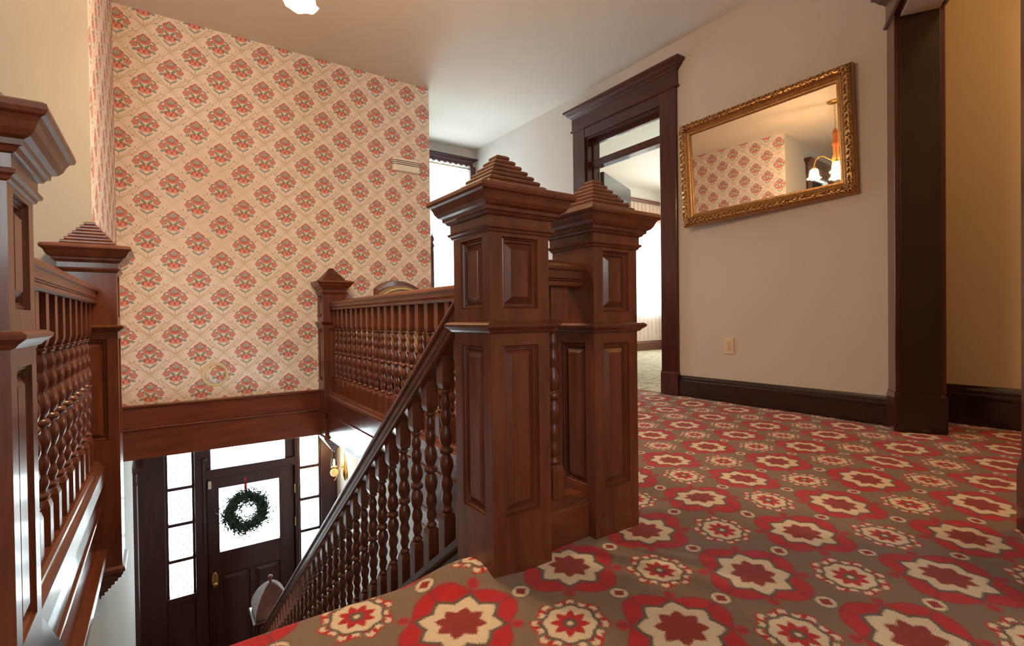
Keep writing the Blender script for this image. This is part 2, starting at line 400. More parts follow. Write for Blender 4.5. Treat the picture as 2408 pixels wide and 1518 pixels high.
# bright room beyond the door
wm = MB(); wm.box(3.45, 6.2, 6.035, 6.2, 0, 2.9); wm.box(7.62, 8.6, 6.035, 6.2, 0, 2.9); wm.box(6.2, 7.62, 6.035, 6.2, 0, .60); wm.box(6.2, 7.62, 6.035, 6.2, 2.32, 2.9)
struct('wall_room_far', wm, ROOMW)
wm = MB(); wm.box(8.5, 8.64, 1.3, 2.6, 0, 2.9); wm.box(8.5, 8.64, 5.0, 6.2, 0, 2.9); wm.box(8.5, 8.64, 2.6, 5.0, 0, .6); wm.box(8.5, 8.64, 2.6, 5.0, 2.3, 2.9)
struct('wall_room_side', wm, ROOMW)
struct('wall_room_near', B(3.45, 8.6, 1.22, 1.36, 0, 2.9), ROOMW)
# diagonal wall with cased opening
UD = Vector((-.868, -.496, 0)).normalized(); ND = Vector((-UD.y, UD.x, 0)) * -1
if ND.y < 0: ND = -ND
DG = Matrix((UD, -ND, Vector((0, 0, 1)))).transposed().to_4x4(); DG.translation = Vector((3.313, 1.058, 0))   # local x along wall, -y to hall
def dmb(): q = MB(); q.tf = DG; return q
dw = dmb(); dw.box(0, .05, .001, .16, -.05, ZC); dw.box(1.60, 2.45, .001, .16, -.05, ZC); dw.box(.05, 1.60, .001, .16, 2.16, ZC); struct('wall_diagonal', dw, WALLX)
struct('wall_closet', B(3.66, 3.80, -2.6, 1.36, 0, ZC), WALLD)
struct('wall_closet_end', B(3.42, 3.66, 1.09, 1.3, -.05, ZC), WALLD)
e_ = DG @ Vector((2.42, .05, 0))
struct('wall_near_right', B(e_.x, e_.x + .14, -2.6, e_.y, 0, ZC), WALLX)

# carpet
def carpet():
    M = MB(); h = .035
    def hz(x, y):
        z = .0035 * math.sin(7 * x + 3 * y) * math.sin(5 * y - 2 * x) - .0035
        for cx, cy, r, a in ((1.45, .95, .18, .014), (1.62, 1.25, .16, .010), (.60, 1.06, .11, .03), (2.3, .85, .25, .012), (2.75, 1.15, .2, .01)):
            d = math.hypot((x - cx) * .6, y - cy) / r
            if d < 1: z += a * (1 - d * d) ** 2
        return z
    def grid(x0, x1, y0, y1, lip=None):
        nx = max(1, round((x1 - x0) / h)); ny = max(1, round((y1 - y0) / h)); v = []; f = []
        for j in range(ny + 1):
            for i in range(nx + 1):
                x = x0 + (x1 - x0) * i / nx; y = y0 + (y1 - y0) * j / ny; v.append((x, y, hz(x, y)))
        rows = ny + 1
        if lip:
            for a in (25, 50, 75, 90):
                for i in range(nx + 1):
                    x, y, z = v[ny * (nx + 1) + i]; r = .024
                    v.append((x, y + r * math.sin(math.radians(a)), z - r * (1 - math.cos(math.radians(a)))))
                rows += 1
            for i in range(nx + 1): x, y, z = v[ny * (nx + 1) + i]; v.append((x, y + .024, -.17))
            rows += 1
        for j in range(rows - 1):
            for i in range(nx): a = j * (nx + 1) + i; f.append((a, a + 1, a + nx + 2, a + nx + 1))
        M.add(v, f, True)
    grid(-2.3, -.165, -2.6, 1.09); grid(-.165, .640, -2.6, 1.09, True); grid(.640, 3.66, -2.6, 1.09)
    grid(1.09, 3.30, 1.09, YF); grid(-2.3, -.26, 1.09, YL)
    o = part('carpet', M, CARP, None, fixn=False); o['label'] = 'red, cream and taupe patterned carpet covering the upstairs hall floor'; o['category'] = 'carpet'
carpet()
o = part('carpet', B(3.302, 8.5, 1.36, 6.035, -.0135, 0.002), CREAMC, None); o['label'] = 'cream veined carpet in the bright room beyond the doorway'; o['category'] = 'carpet'

# trims round the stairwell
def fascia(name, mb_list, mats):
    o = frame(name)
    for nm, mb, mt in mb_list: part(nm, mb, mt, o, bev=.003)
    return o
fascia('trim_1', [('board', B(XL, 1.10, YW - .03, YW, -.095, .045), FT), ('cap', B(XL, 1.10, YW - .045, YW, .045, .06), FT), ('lower_board', B(XL, 1.10, YW - .018, YW, -.31, -.095), FT), ('bead', B(XL, 1.10, YW - .036, YW, -.105, -.095), FT)], None)
fascia('trim_2', [('board', B(1.045, 1.075, 1.19, 4.07, -.095, .02), FTY), ('lower_board', B(1.057, 1.075, 1.19, 4.07, -.31, -.095), FTY), ('bead', B(1.038, 1.06, 1.19, 4.07, -.108, -.095), FTY), ('bottom_board', B(.86, 1.075, 1.12, 1.19, -.31, -.02), FT)], None)
fascia('trim_3', [('board', B(-.25, -.218, 1.18, 2.63, -.13, .02), FTY), ('lower_board', B(-.25, -.230, 1.18, 2.63, -.31, -.13), FTY), ('bead', B(-.25, -.21, 1.18, 2.63, -.14, -.128), FTY), ('foot_moulding', B(-.25, -.196, 1.18, 2.63, -.335, -.30), W['y'])], None)

# baseboards
BPROF = [(0, 0), (.022, 0), (.022, .105), (.026, .112), (.026, .122), (.020, .128), (.018, .140), (.011, .150), (.007, .158), (0, .16)]
def base(name, a, b, mat, sc=1):
    struct(name, MB().sweep([(s, z * sc) for s, z in BPROF], [a, b]), mat)
base('baseboard_right', (XR, DY0 - .155, 0), (XR, 1.075, 0), BK['y'])
base('baseboard_right_far', (XR, YF, 0), (XR, DY1 + .155, 0), BK['y'])
base('baseboard_closet', (3.66, 1.09, 0), (3.66, -1.6, 0), BK['y'], 1.35)
base('baseboard_room', (3.45, 6.035, 0), (8.5, 6.035, 0), W['x'], 1.1)
for n_, q in (('baseboard_back', ((1.21, YW, 0), (2.06, YW, 0))), ('baseboard_far', ((2.06, YF, 0), (3.3, YF, 0)))): base(n_, q[0], q[1], BK['x'])
struct('trim_4', MB().sweep([(0, 0), (.03, .0), (.038, .03), (.03, .055), (0, .06)], [(3.45, 6.035, 2.66), (8.5, 6.035, 2.66)]), ORG)

# ------------------------------------------------------------------ newel posts
HW = .0885
PSTEP = [(0, 0), (.001, -.006), (.005, -.004), (.007, -.009), (.011, -.009), (.013, -.015), (.014, -.015), (.0285, -.005), (.029, -.004)]
UPZ, LOZ, PW = (.642, .815), (.140, .553), .106
def newel(cx, cy, label, zb, drop=False, z0=0, noup=''):
    t = thing('newel_post', label, 'newel post', (cx, cy, z0), 0, 'carved newel posts around the stairwell')
    def P(n, f, mat=W['z'], bev=0, parent=t):
        q = MB(); q.tf = Matrix.Translation((cx, cy, z0)); f(q); return part(n, q, mat, parent, bev=bev)
    zt = .84; faces = [((-HW, -HW), (1, 0)), ((HW, -HW), (0, 1)), ((HW, HW), (-1, 0)), ((-HW, HW), (0, -1))]
    mg = HW - PW / 2
    def shaft(q):
        for k, ((ox, oy), (dx, dy)) in enumerate(faces):
            def rect(a, b, za, zb_):
                q.add([(ox + dx * a, oy + dy * a, za), (ox + dx * b, oy + dy * b, za), (ox + dx * b, oy + dy * b, zb_), (ox + dx * a, oy + dy * a, zb_)], [(0, 1, 2, 3)])
            w2 = 2 * HW
            rect(0, mg, zb, zt); rect(w2 - mg, w2, zb, zt); rect(mg, w2 - mg, zb, LOZ[0]); rect(mg, w2 - mg, LOZ[1], zt if str(k) in noup else UPZ[0])
            if str(k) not in noup: rect(mg, w2 - mg, UPZ[1], zt)
        q.add([(-HW, -HW, zb), (HW, -HW, zb), (HW, HW, zb), (-HW, HW, zb)], [(3, 2, 1, 0)])
    P('shaft', shaft)
    for k, ((ox, oy), (dx, dy)) in enumerate(faces):
        for za, zb_ in ((LOZ,) if str(k) in noup else (LOZ, UPZ)):
            P('panel', lambda q: q.panel((ox + dx * mg, oy + dy * mg, za), (dx, dy, 0), (0, 0, 1), PW, zb_ - za, PSTEP))
    P('band', lambda q: q.sq([(HW - .002, .582), (HW + .006, .585), (HW + .010, .590), (HW + .020, .598), (HW + .021, .604), (HW + .014, .609), (HW - .002, .611)]))
    P('cap', lambda q: q.sq([(HW - .003, .822), (HW + .004, .826), (HW + .006, .831), (HW + .011, .834), (HW + .012, .839), (HW + .006, .842), (HW + .006, .862), (HW + .012, .864), (HW + .016, .870), (HW + .021, .872), (HW + .022, .880), (HW + .030, .884), (HW + .036, .892), (HW + .040, .902), (HW + .044, .909), (HW + .050, .912), (HW + .0525, .918), (HW + .051, .926), (HW + .046, .9295), (.085, .940), (.02, .945)]))
    pr = [(.086, .936)]
    for i in range(7):
        h = .0865 - i * .0112; z = .938 + i * .0142
        pr += [(h - .003, z + .001), (h, z + .004), (h, z + .009), (h - .004, z + .0125), (h - .008, z + .0138)]
    pr.append((.006, 1.0372))
    P('stepped_finial', lambda q: q.sq(pr))
    if drop:
        pr = [(HW + .001, zb + .04), (HW + .009, zb + .03), (HW + .010, zb + .018), (HW + .002, zb + .010), (HW, zb)]
        for i in range(7):
            h = HW - .004 - i * .0118; z = zb - i * .0165
            pr += [(h, z - .003), (h, z - .009), (h - .005, z - .014), (h - .010, z - .0155)]
        P('drop_pendant', lambda q: q.sq(pr))
    return t
newel(.722, 1.081, 'large panelled newel post at the stair head, joined to the sloping handrail', -.35, noup='12')
newel(1.075, 1.10, 'panelled newel post just right of and behind the central one, standing on the carpet', -.02, z0=-.008, noup='32')
newel(1.128, 4.155, 'small orange-brown newel post against the flowered wall, with a pointed drop below', -.33, True, noup='0')
newel(-.266, 1.085, 'newel post cut by the left edge of the photo, its cap corner close by', -.35, noup='2')
newel(-.237, 2.706, 'newel post at the far end of the left railing, against the wall corner', -.42, True, noup='0')

# ------------------------------------------------------------------ balustrades
RP = [(.018, .0), (.031, -.004), (.039, -.010), (.0425, -.018), (.041, -.026), (.035, -.028), (.034, -.046), (.036, -.048), (.036, -.050), (.032, -.052), (.036, -.054), (.036, -.056), (.032, -.058), (.036, -.060), (.035, -.070), (.028, -.075)]
RPROF = RP + [(-a, b) for a, b in reversed(RP)]
SP = [(.026, .0), (.034, -.006), (.036, -.014), (.044, -.018), (.050, -.026), (.050, -.06)]
def shoeprof(h): q = [(a, max(b, -h)) for a, b in SP[:-1]] + [(.050, -h)]; return q + [(-a, b) for a, b in reversed(q)]
T_ = .385
def balmesh(bb, bt, nm='baluster'):
    M = MB(); s = .0205
    M.sq([(s, -.02), (s, bb - .018), (s * .80, bb - .002), (.012, bb + .001)])
    pr = [(.012, 0)]
    half = [(.016, .003), (.0185, .008), (.0155, .013), (.0115, .017), (.0115, .022), (.0145, .030), (.0172, .040), (.0160, .052), (.0130, .062), (.0150, .070), (.0190, .082), (.0186, .096), (.0142, .110), (.0135, .115), (.0172, .124), (.0218, .140), (.0222, .155), (.0180, .170), (.0130, .178), (.0125, .181), (.0195, .184), (.0222, .189), (.0222, T_ / 2)]
    pr += half + [(r, T_ - z) for r, z in reversed(half[:-1])] + [(.012, T_)]
    M.tf = Matrix.Translation((0, 0, bb)); M.lathe(pr, 14); M.tf = None
    z = bb + T_
    M.sq([(.012, z - .001), (s * .80, z + .002), (s, z + .018), (s, z + bt + .02)])
    return M.mesh(nm, W['z'])
def balustrade(label, a, b, zs, n, group='level balustrades of the stairwell', ztop=.771):
    a = Vector(a); b = Vector(b); t = thing('balustrade', label, 'balustrade', ((a.x + b.x) / 2, (a.y + b.y) / 2, 0), 0, group)
    ax = 'y' if abs(b.y - a.y) > abs(b.x - a.x) else 'x'
    part('handrail', MB().sweep(RPROF, [(a.x, a.y, ztop), (b.x, b.y, ztop)]), W[ax], t)
    part('shoe_rail', MB().sweep(shoeprof(zs + .02), [(a.x, a.y, zs), (b.x, b.y, zs)]), W[ax], t)
    L = ztop - .075 - zs; me = balmesh((L - T_) * .46, (L - T_) * .54)
    for i in range(n):
        p = a.lerp(b, (i + .5) / n if n > 1 else .5); put('baluster', me, t, loc=(p.x - t.location.x, p.y - t.location.y, zs))
balustrade('long level balustrade running from the right-hand post back to the flowered wall', (1.077, 1.189, 0), (1.124, 4.066, 0), .05, 25)
balustrade('short level railing with one baluster joining the two central posts', (.811, 1.083, 0), (.986, 1.09, 0), .115, 1, ztop=.778)
balustrade('level balustrade along the left edge of the stairwell', (-.262, 1.174, 0), (-.248, 2.617, 0), .062, 12)
# raking stair balustrade
SL = .761; XS = .722
t = thing('stair_balustrade', 'sloping handrail and turned balusters going down beside the stairs', 'balustrade', (XS, 1.17, -.1), 0)
zr = lambda y: .680 - SL * (y - 1.271)
rp = [(a, b * 1.24) for a, b in RPROF]
ys = [1.170 + (4.86 - 1.170) * i / 12 for i in range(13)]
pts = [(XS, y, zr(y)) for y in ys] + [(XS + .004, 4.95, zr(4.95) + .004), (XS + .012, 5.02, zr(5.02) + .016)]
part('handrail', MB().sweep(rp, pts), W['y'], t)
zs_ = lambda y: zr(y) - .698
ys2 = [1.10, 5.0]
part('stringer_cap', MB().sweep([(-.05, 0), (-.05, -.022), (-.04, -.03), (.04, -.03), (.05, -.022), (.05, 0), (.02, .008), (-.02, .008)], [(XS, y, zs_(y)) for y in ys2]), DK['y'], t)
part('stringer', MB().sweep([(-.028, -.03), (-.028, -.36), (.028, -.36), (.028, -.03)], [(XS, y, zs_(y)) for y in ys2]), DK['y'], t)
me = balmesh(.132, .108)
y = 1.285; i = 0
while y < 4.95:
    put('baluster', me, t, loc=(0, y - 1.17, zs_(y) + .1)); y += .1133
# lower newel
t = thing('newel_post', 'ribbed onion-shaped newel post at the foot of the stairs, half hidden by the handrail', 'newel post', (.80, 5.16, -3.1))
part('shaft', MB().rl([(0, -3.1), (0, -2.16)], .72, .88, 5.08, 5.24), W['z'], t, bev=.004)
part('plate', MB().sq([(.09, -2.18), (.14, -2.15), (.165, -2.13), (.17, -2.12), (.17, -2.105), (.16, -2.10)], .80, 5.16), DK['z'], t)
pr = []
for k in range(26):
    u = k / 25; h = .142 * (1 - u ** 1.9) ** .8 * (1 - .10 * math.exp(-u * 9)) + .012; z = -2.10 + .27 * u
    pr += [(h - .0015, z), (h + .0012, z + .004), (h + .0012, z + .007)]
part('ribbed_cap', MB().sq(pr, .80, 5.16), RIB, t)
part('knob', MB().lathe([(.014, -1.835), (.012, -1.82), (.013, -1.80), (.019, -1.790), (.020, -1.780), (.013, -1.770), (.003, -1.767)], 12, .80, 5.16), W['z'], t)
# stair flight
t = thing('staircase', 'closed-string flight of wooden stairs descending to the entrance hall', 'staircase', (.25, 3.0, -3.1))
nr, rise, run = 18, 3.1 / 18, .2265
for i in range(1, nr):
    y0 = 1.115 + (i - 1) * run; z = -i * rise
    part('tread', B(-.205, .694, y0, y0 + run + .025, z - .03, z), BONE, t, bev=.004)
    part('riser', B(-.205, .694, y0 - .012 if i > 1 else y0, y0 + .005, z, z + rise - .03), W['x'], t)
part('riser', B(-.205, .694, 1.115 + 17 * run, 1.115 + 17 * run + .015, -3.1, -3.1 + rise - .03), W['x'], t)
part('wall_stringer', MB().sweep([(-.011, .12), (-.011, -.36), (.011, -.36), (.011, .12)], [(-.216, y, zr(y) - .70) for y in (1.2, 4.98)]), DK['y'], t)

# ------------------------------------------------------------------ entrance hall below
struct('floor_lower', B(-.4, 1.85, .9, 6.1, -3.2, -3.1), BONE)
struct('wall_lower_left', B(-.37, -.23, .9, 6.0, -3.1, -.3), SILV)
lr = MB(); lr.box(1.657, 1.80, .9, 2.75, -3.1, -.3); lr.box(1.657, 1.80, 3.55, 6.0, -3.1, -.3); lr.box(1.657, 1.80, 2.75, 3.55, -.98, -.3); struct('wall_lower_right', lr, PLAST)
struct('wall_lower_near', B(-.37, 1.8, .78, .9, -3.1, -.3), PLAST)
struct('wall_lower_right_room', B(2.7, 2.8, 2.2, 4.2, -3.1, -.3), PLAST)
d5 = frame('door_5')
part('casing', B(1.632, 1.657, 3.55, 3.68, -3.1, -.98), ORG, d5, bev=.004); part('casing', B(1.632, 1.657, 2.62, 2.75, -3.1, -.98), ORG, d5, bev=.004)
HD = [(0, 0), (.008, .004), (.008, .022), (.0, .026), (.0, .13), (.006, .135), (.012, .14), (.02, .15), (.04, .165), (.055, .185), (.058, .20), (.054, .205), (0, .21)]
part('header', MB().rl([(o, -.98 + z) for o, z in HD], 1.625, 1.657, 2.62, 3.68), ORG, d5)
d6 = frame('door_6')                          # casing of the doorway on the lower left wall
part('casing', B(-.23, -.200, 5.50, 5.64, -3.1, -.80), DK['z'], d6, bev=.004)
part('header', MB().rl([(o, -.82 + z * .8) for o, z in HD], -.23, -.205, 5.50, 5.97), DK['y'], d6)
part('door_leaf', B(-.229, -.212, 5.64, 5.97, -3.1, -.82), plain('grey_white_paint', (.55, .55, .53), .5), d6)

# front door wall
YD = 6.0
d2 = frame('door_2', (.78, YD, -3.1))
def D(n, *a, mat=None, bev=.004, **k): return part(n, B(*a), mat or FD['z'], d2, bev=bev, **k)
D('post', -.23, .0, YD - .02, YD + .08, -3.1, -.3); D('post', .245, .345, YD - .03, YD + .08, -3.1, -.3)
D('post', 1.19, 1.232, YD - .03, YD + .08, -3.1, -.3); D('post', 1.475, 1.657, YD - .02, YD + .08, -3.1, -.3)
D('head_rail', .345, 1.19, YD - .02, YD + .08, -.665, -.3, mat=FD['x']); D('head_rail', 0, .245, YD - .01, YD + .08, -.66, -.3, mat=FD['x']); D('head_rail', 1.232, 1.475, YD - .01, YD + .08, -.66, -.3, mat=FD['x'])
D('transom_bar', .345, 1.19, YD - .03, YD + .08, -.99, -.90, mat=FD['x'])
D('transom_stile', .345, .392, YD, YD + .05, -.90, -.665); D('transom_stile', 1.10, 1.19, YD, YD + .05, -.90, -.665)
D('pane', .392, 1.10, YD + .02, YD + .026, -.90, -.665, mat=GLASS, bev=0)
lead = plain('lead_came', (.10, .10, .10), .5, .6, .1)
for x0, x1 in ((0, .245), (1.232, 1.475)):
    D('sidelight_stile', x0, x0 + .024, YD, YD + .05, -2.14, -.66); D('sidelight_stile', x1 - .022, x1, YD, YD + .05, -2.14, -.66)
    zz = [-2.12, -1.765, -1.405, -1.045, -.672]
    a, b = x0 + .024, x1 - .022
    for i in range(4):
        if i: D('glazing_bar', a, b, YD, YD + .045, zz[i] - .016, zz[i] + .016, mat=FD['x'], bev=.002)
        p = D('pane', a, b, YD + .02, YD + .025, zz[i], zz[i + 1], mat=GLASS, bev=0)
        q = MB(); st = .072; s1 = MB()
        for k in range(-8, 14):            # diamond leading
            for sg in (1, -1):
                # line x + sg*z*.7 = c, clipped
                c0 = a + k * st
                P_ = []
                for zq in (zz[i], zz[i + 1]):
                    P_.append((c0 + sg * (zq - zz[i]) * .62 - (.0 if sg > 0 else 0), zq))
                (xa, za), (xb, zb) = P_
                def cl(u): return xa + (xb - xa) * u, za + (zb - za) * u
                us = [u for u in [j / 60 for j in range(61)] if a + .004 < cl(u)[0] < b - .004]
                if len(us) > 3:
                    (xa2, za2), (xb2, zb2) = cl(us[0]), cl(us[-1]); q.tube([(xa2, YD + .018, za2), (xb2, YD + .018, zb2)], .0014, 4)
        for r_ in range(1, 7):
            for cc in range(3):
                xx = a + (b - a) * (cc + (.5 if r_ % 2 else 0) + .25) / 3; zq = zz[i] + (zz[i + 1] - zz[i]) * r_ / 7
                if xx < b - .01: q.box(xx - .0045, xx + .0045, YD + .012, YD + .02, zq - .0045, zq + .0045)
        part('leading', q, lead, p, kind='stuff')
    D('apron_panel', x0, x1, YD + .005, YD + .06, -3.1, -2.18)
    D('sidelight_sill', x0, x1, YD - .025, YD + .05, -2.18, -2.12, mat=FD['x'])
D('stop', .335, .372, YD + .052, YD + .07, -3.1, -.95); D('stop', 1.17, 1.20, YD + .052, YD + .07, -3.1, -.95); D('stop', .345, 1.19, YD + .052, YD + .07, -1.01, -.95, mat=FD['x'])
# door leaf
L0, L1 = .352, 1.184
lf = D('door_leaf', L0, L0 + .108, YD + .005, YD + .05, -3.09, -.995)
q = MB(); q.box(L1 - .15, L1, YD + .005, YD + .05, -3.09, -.995); q.box(L0 + .108, L1 - .15, YD + .005, YD + .05, -1.115, -.995); q.box(L0 + .108, L1 - .15, YD + .005, YD + .05, -2.02, -1.775); q.box(L0 + .108, L1 - .15, YD + .005, YD + .05, -3.09, -2.92); q.box(.735, .775, YD + .005, YD + .05, -2.92, -2.02)
part('stiles_and_rails', q, FD['z'], lf, bev=.003)
part('pane', B(L0 + .108, L1 - .15, YD + .022, YD + .028, -1.775, -1.115), GLASS, lf)
part('backing', B(L0 + .10, L1 - .14, YD + .03, YD + .045, -2.95, -2.0), FD['z'], lf)
for x0, x1 in ((L0 + .108, .735), (.775, L1 - .15)):
    part('panel', MB().panel((x0, YD + .005, -2.92), (1, 0, 0), (0, 0, 1), x1 - x0, .90, [(0, 0), (.004, -.012), (.012, -.016), (.02, -.016), (.05, -.006), (.052, -.005)]), FD['z'], lf)
part('sill_bead', B(L0 + .10, L1 - .14, YD - .006, YD + .005, -1.80, -1.775), FD['x'], lf)
kn = part('escutcheon', MB().lathe([(.001, 0), (.03, .0), (.031, .004), (.027, .008), (.001, .009)], 20), BRASS, d2)
for v in kn.data.vertices: x_, y_, z_ = v.co + Vector(ORG0['door_2']); v.co = Vector((.41 + x_, YD + .005 - z_, -2.06 + y_ * 2.9)) - Vector(ORG0['door_2'])
kb = part('knob', MB().lathe([(.008, 0), (.008, .03), (.014, .034), (.026, .045), (.027, .055), (.018, .064), (.001, .066)], 16), BRASS, d2)
for v in kb.data.vertices: x_, y_, z_ = v.co + Vector(ORG0['door_2']); v.co = Vector((.41 + x_, YD - z_, -2.08 + y_)) - Vector(ORG0['door_2'])
for z in (-1.25, -1.62): D('hinge', 1.182, 1.194, YD - .037, YD - .028, z - .05, z + .05, mat=BRASS, bev=.002)
D('transom_rod', .318, .326, YD - .052, YD - .044, -1.75, -.80, mat=STEEL, bev=.001); D('rod_bracket', .315, .35, YD - .056, YD - .03, -.80, -.77, mat=STEEL, bev=.002); D('rod_bracket', .312, .332, YD - .056, YD - .03, -1.42, -1.40, mat=STEEL, bev=.002)
D('door_sensor', .362, .392, YD - .018, YD + .006, -1.10, -1.02, mat=WHITEP, bev=.003)
# wreath
t = thing('wreath', 'dark evergreen wreath with red ribbon hung on the front door glass', 'wreath', (.70, 5.965, -1.39))
def wreath():
    M = MB(); rnd = random.Random(7); R = .158
    for i in range(4200):
        a = rnd.uniform(0, 2 * PI); rr = abs(rnd.gauss(0, .046)); ph = rnd.uniform(0, 2 * PI)
        c = Vector(((R + rr * math.cos(ph)) * math.cos(a), -.012 + rr * .5 * math.sin(ph), (R + rr * math.cos(ph)) * math.sin(a)))
        d = Vector((math.cos(a + 1.2) + rnd.gauss(0, .5), rnd.gauss(0, .3), math.sin(a + 1.2) + rnd.gauss(0, .5))).normalized() * rnd.uniform(.03, .075)
        s = d.cross(Vector((rnd.gauss(0, 1), rnd.gauss(0, 1), rnd.gauss(0, 1)))).normalized() * .007
        M.add([c - s, c + s, c + d], [(0, 1, 2)])
    return M
q = wreath(); q.v = [(x + .70, y + 5.965, z - 1.39) for x, y, z in q.v]; part('foliage', q, NEED, t, kind='stuff', fixn=False)
ri = MB(); ri.tube([(.70 + .150 * math.cos(a), 5.965, -1.39 + .150 * math.sin(a)) for a in [2 * PI * k / 24 for k in range(25)]], .022, 8); part('ring', ri, NEED, t)
part('ribbon', B(.688, .714, 5.955, 5.96, -1.30, -1.10), RED, t); part('ribbon', MB().box(.68, .70, 5.955, 5.96, -1.64, -1.54).box(.703, .72, 5.955, 5.96, -1.61, -1.54), RED, t)
part('ribbon_pin', B(.690, .712, 5.99, 6.004, -1.075, -1.045), RED, t)

# wall sconce
t = thing('wall_sconce', 'brass oil-lamp style wall sconce with lit glass chimney beside the right sidelight', 'wall lamp', (1.657, 5.6, -1.0))
part('back_plate', MB().lathe([(.001, -1.16), (.012, -1.15), (.018, -1.12), (.030, -1.09), (.034, -1.06), (.026, -1.03), (.016, -1.0), (.014, -.95), (.009, -.90), (.004, -.86), (.001, -.84)], 12, 1.637, 5.6), BRASS, t)
part('arm', MB().tube([(1.637 - .115 * k / 14, 5.6, -1.03 + .05 * math.sin(k / 14 * 4.6) - .055 * (k / 14)) for k in range(15)], .005, 8), BRASS, t)
part('scroll', MB().tube([(1.60 + .022 * math.cos(a) * (1 - a / 9), 5.6, -1.0 + .024 * math.sin(a) * (1 - a / 9)) for a in [k * .45 for k in range(15)]], .0035, 6), BRASS, t)
part('font', MB().lathe([(.004, -1.09), (.02, -1.085), (.036, -1.07), (.043, -1.045), (.036, -1.02), (.018, -1.008), (.014, -.995)], 16, 1.52, 5.6), emit('amber_glass', (1, .45, .15), .6, (.8, .45, .2)), t)
part('gallery', MB().lathe([(.016, -1.0), (.030, -.992), (.032, -.98), (.024, -.975)], 16, 1.52, 5.6), BRASS, t)
ch = part('chimney', MB().loft([[(1.52 + r * math.cos(2 * PI * k / 16), 5.6 + r * math.sin(2 * PI * k / 16), z) for k in range(16)] for r, z in ((.024, -.98), (.034, -.955), (.034, -.93), (.026, -.90), (.02, -.86), (.021, -.80))], False, True), GLASS, t)
part('flame', MB().lathe([(.002, -.975), (.010, -.96), (.011, -.945), (.006, -.92), (.001, -.90)], 10, 1.52, 5.6), FLAME, ch)

# ------------------------------------------------------------------ doorway in the right wall
d1 = frame('door_1', (XR, 3.03, 0))
def D1(n, *a, mat=None, bev=.003, **k): return part(n, B(*a), mat or DK['z'], d1, bev=bev, **k)
for y0, y1 in ((DY0 - .150, DY0 + .002), (DY1 - .002, DY1 + .160)):
    D1('casing', XR - .026, XR, y0, y1, .19, 2.39); part('plinth_block', MB().rl([(.004, 0), (.004, .17), (.0, .18), (0, .19)], XR - .030, XR, y0, y1), DK['z'], d1)
D1('jamb', XR - .005, XR + .155, DY0, DY0 + .02, 0, DZ); D1('jamb', XR - .005, XR + .155, DY1 - .02, DY1, 0, DZ)
D1('stop', XR + .06, XR + .10, DY1 - .034, DY1 - .02, 0, DZ); D1('stop', XR + .06, XR + .10, DY0 + .02, DY0 + .034, 0, DZ)
D1('head_jamb', XR - .005, XR + .155, DY0, DY1, DZ - .02, DZ, mat=DK['y'])
D1('head_board', XR - .022, XR, DY0, DY1, DZ - .005, 2.39, mat=DK['y'])
D1('transom_bar', XR + .035, XR + .125, DY0 + .02, DY1 - .02, 2.02, 2.085, mat=DK['y'])
tp = D1('transom_sash', XR + .065, XR + .10, DY0 + .02, DY1 - .02, 2.245, 2.285, mat=DK['y']); part('pane', B(XR + .08, XR + .085, DY0 + .03, DY1 - .03, 2.085, 2.245), GLASS, tp)
H1 = [(.0, 2.385), (.010, 2.389), (.013, 2.397), (.010, 2.405), (.001, 2.408), (.001, 2.515), (.007, 2.520), (.012, 2.528), (.030, 2.542), (.044, 2.562), (.060, 2.572), (.064, 2.585), (.060, 2.594), (0, 2.598)]
part('header', MB().rl(H1, XR - .027, XR + .0, DY0 - .158, DY1 + .168), DK['y'], d1)
# door leaf swung into the room
t_ = MB(); t_.tf = Matrix.Translation((3.455, DY1 - .02, 0)) @ Matrix.Rotation(math.radians(24), 4, 'Z')
t_.box(0, .82, -.04, 0, .01, 2.00); lf1 = part('door_leaf', t_, BK['z'], d1, bev=.003)
for z0, h in ((.2, .75), (1.1, .75)):
    q = MB(); q.tf = t_.tf
    for x0 in (.11, .45): q.panel((x0, -.0402, z0), (1, 0, 0), (0, 0, 1), .26, h, [(0, 0.001), (.003, .006), (.010, .006), (.014, .002), (.02, -.004), (.05, .004), (.052, .004)])
    part('panel', q, BK['z'], lf1)
# light fittings of the wall
t = thing('power_outlet', 'ivory double power outlet low on the right wall below the mirror', 'outlet', (XR, 2.03, .403))
part('plate', B(XR - .006, XR, 1.992, 2.066, .345, .460), WHITEP, t, bev=.003)
for z in (.383, .422):
    s_ = part('socket', MB().loft([[(xq, 2.029 + .016 * math.cos(a) , z + min(.0135, max(-.0135, .0175 * math.sin(a)))) for a in [2 * PI * k / 16 for k in range(16)]] for xq in (XR - .005, XR - .009)]), WHITEP, t)
    part('slots', MB().box(XR - .0095, XR - .0085, 2.022, 2.024, z - .004, z + .006).box(XR - .0095, XR - .0085, 2.034, 2.036, z - .004, z + .006).box(XR - .0095, XR - .0085, 2.027, 2.031, z - .011, z - .007), BLACK, s_)
part('screw', MB().box(XR - .0075, XR - .006, 2.027, 2.031, .4005, .4045), STEEL, t)

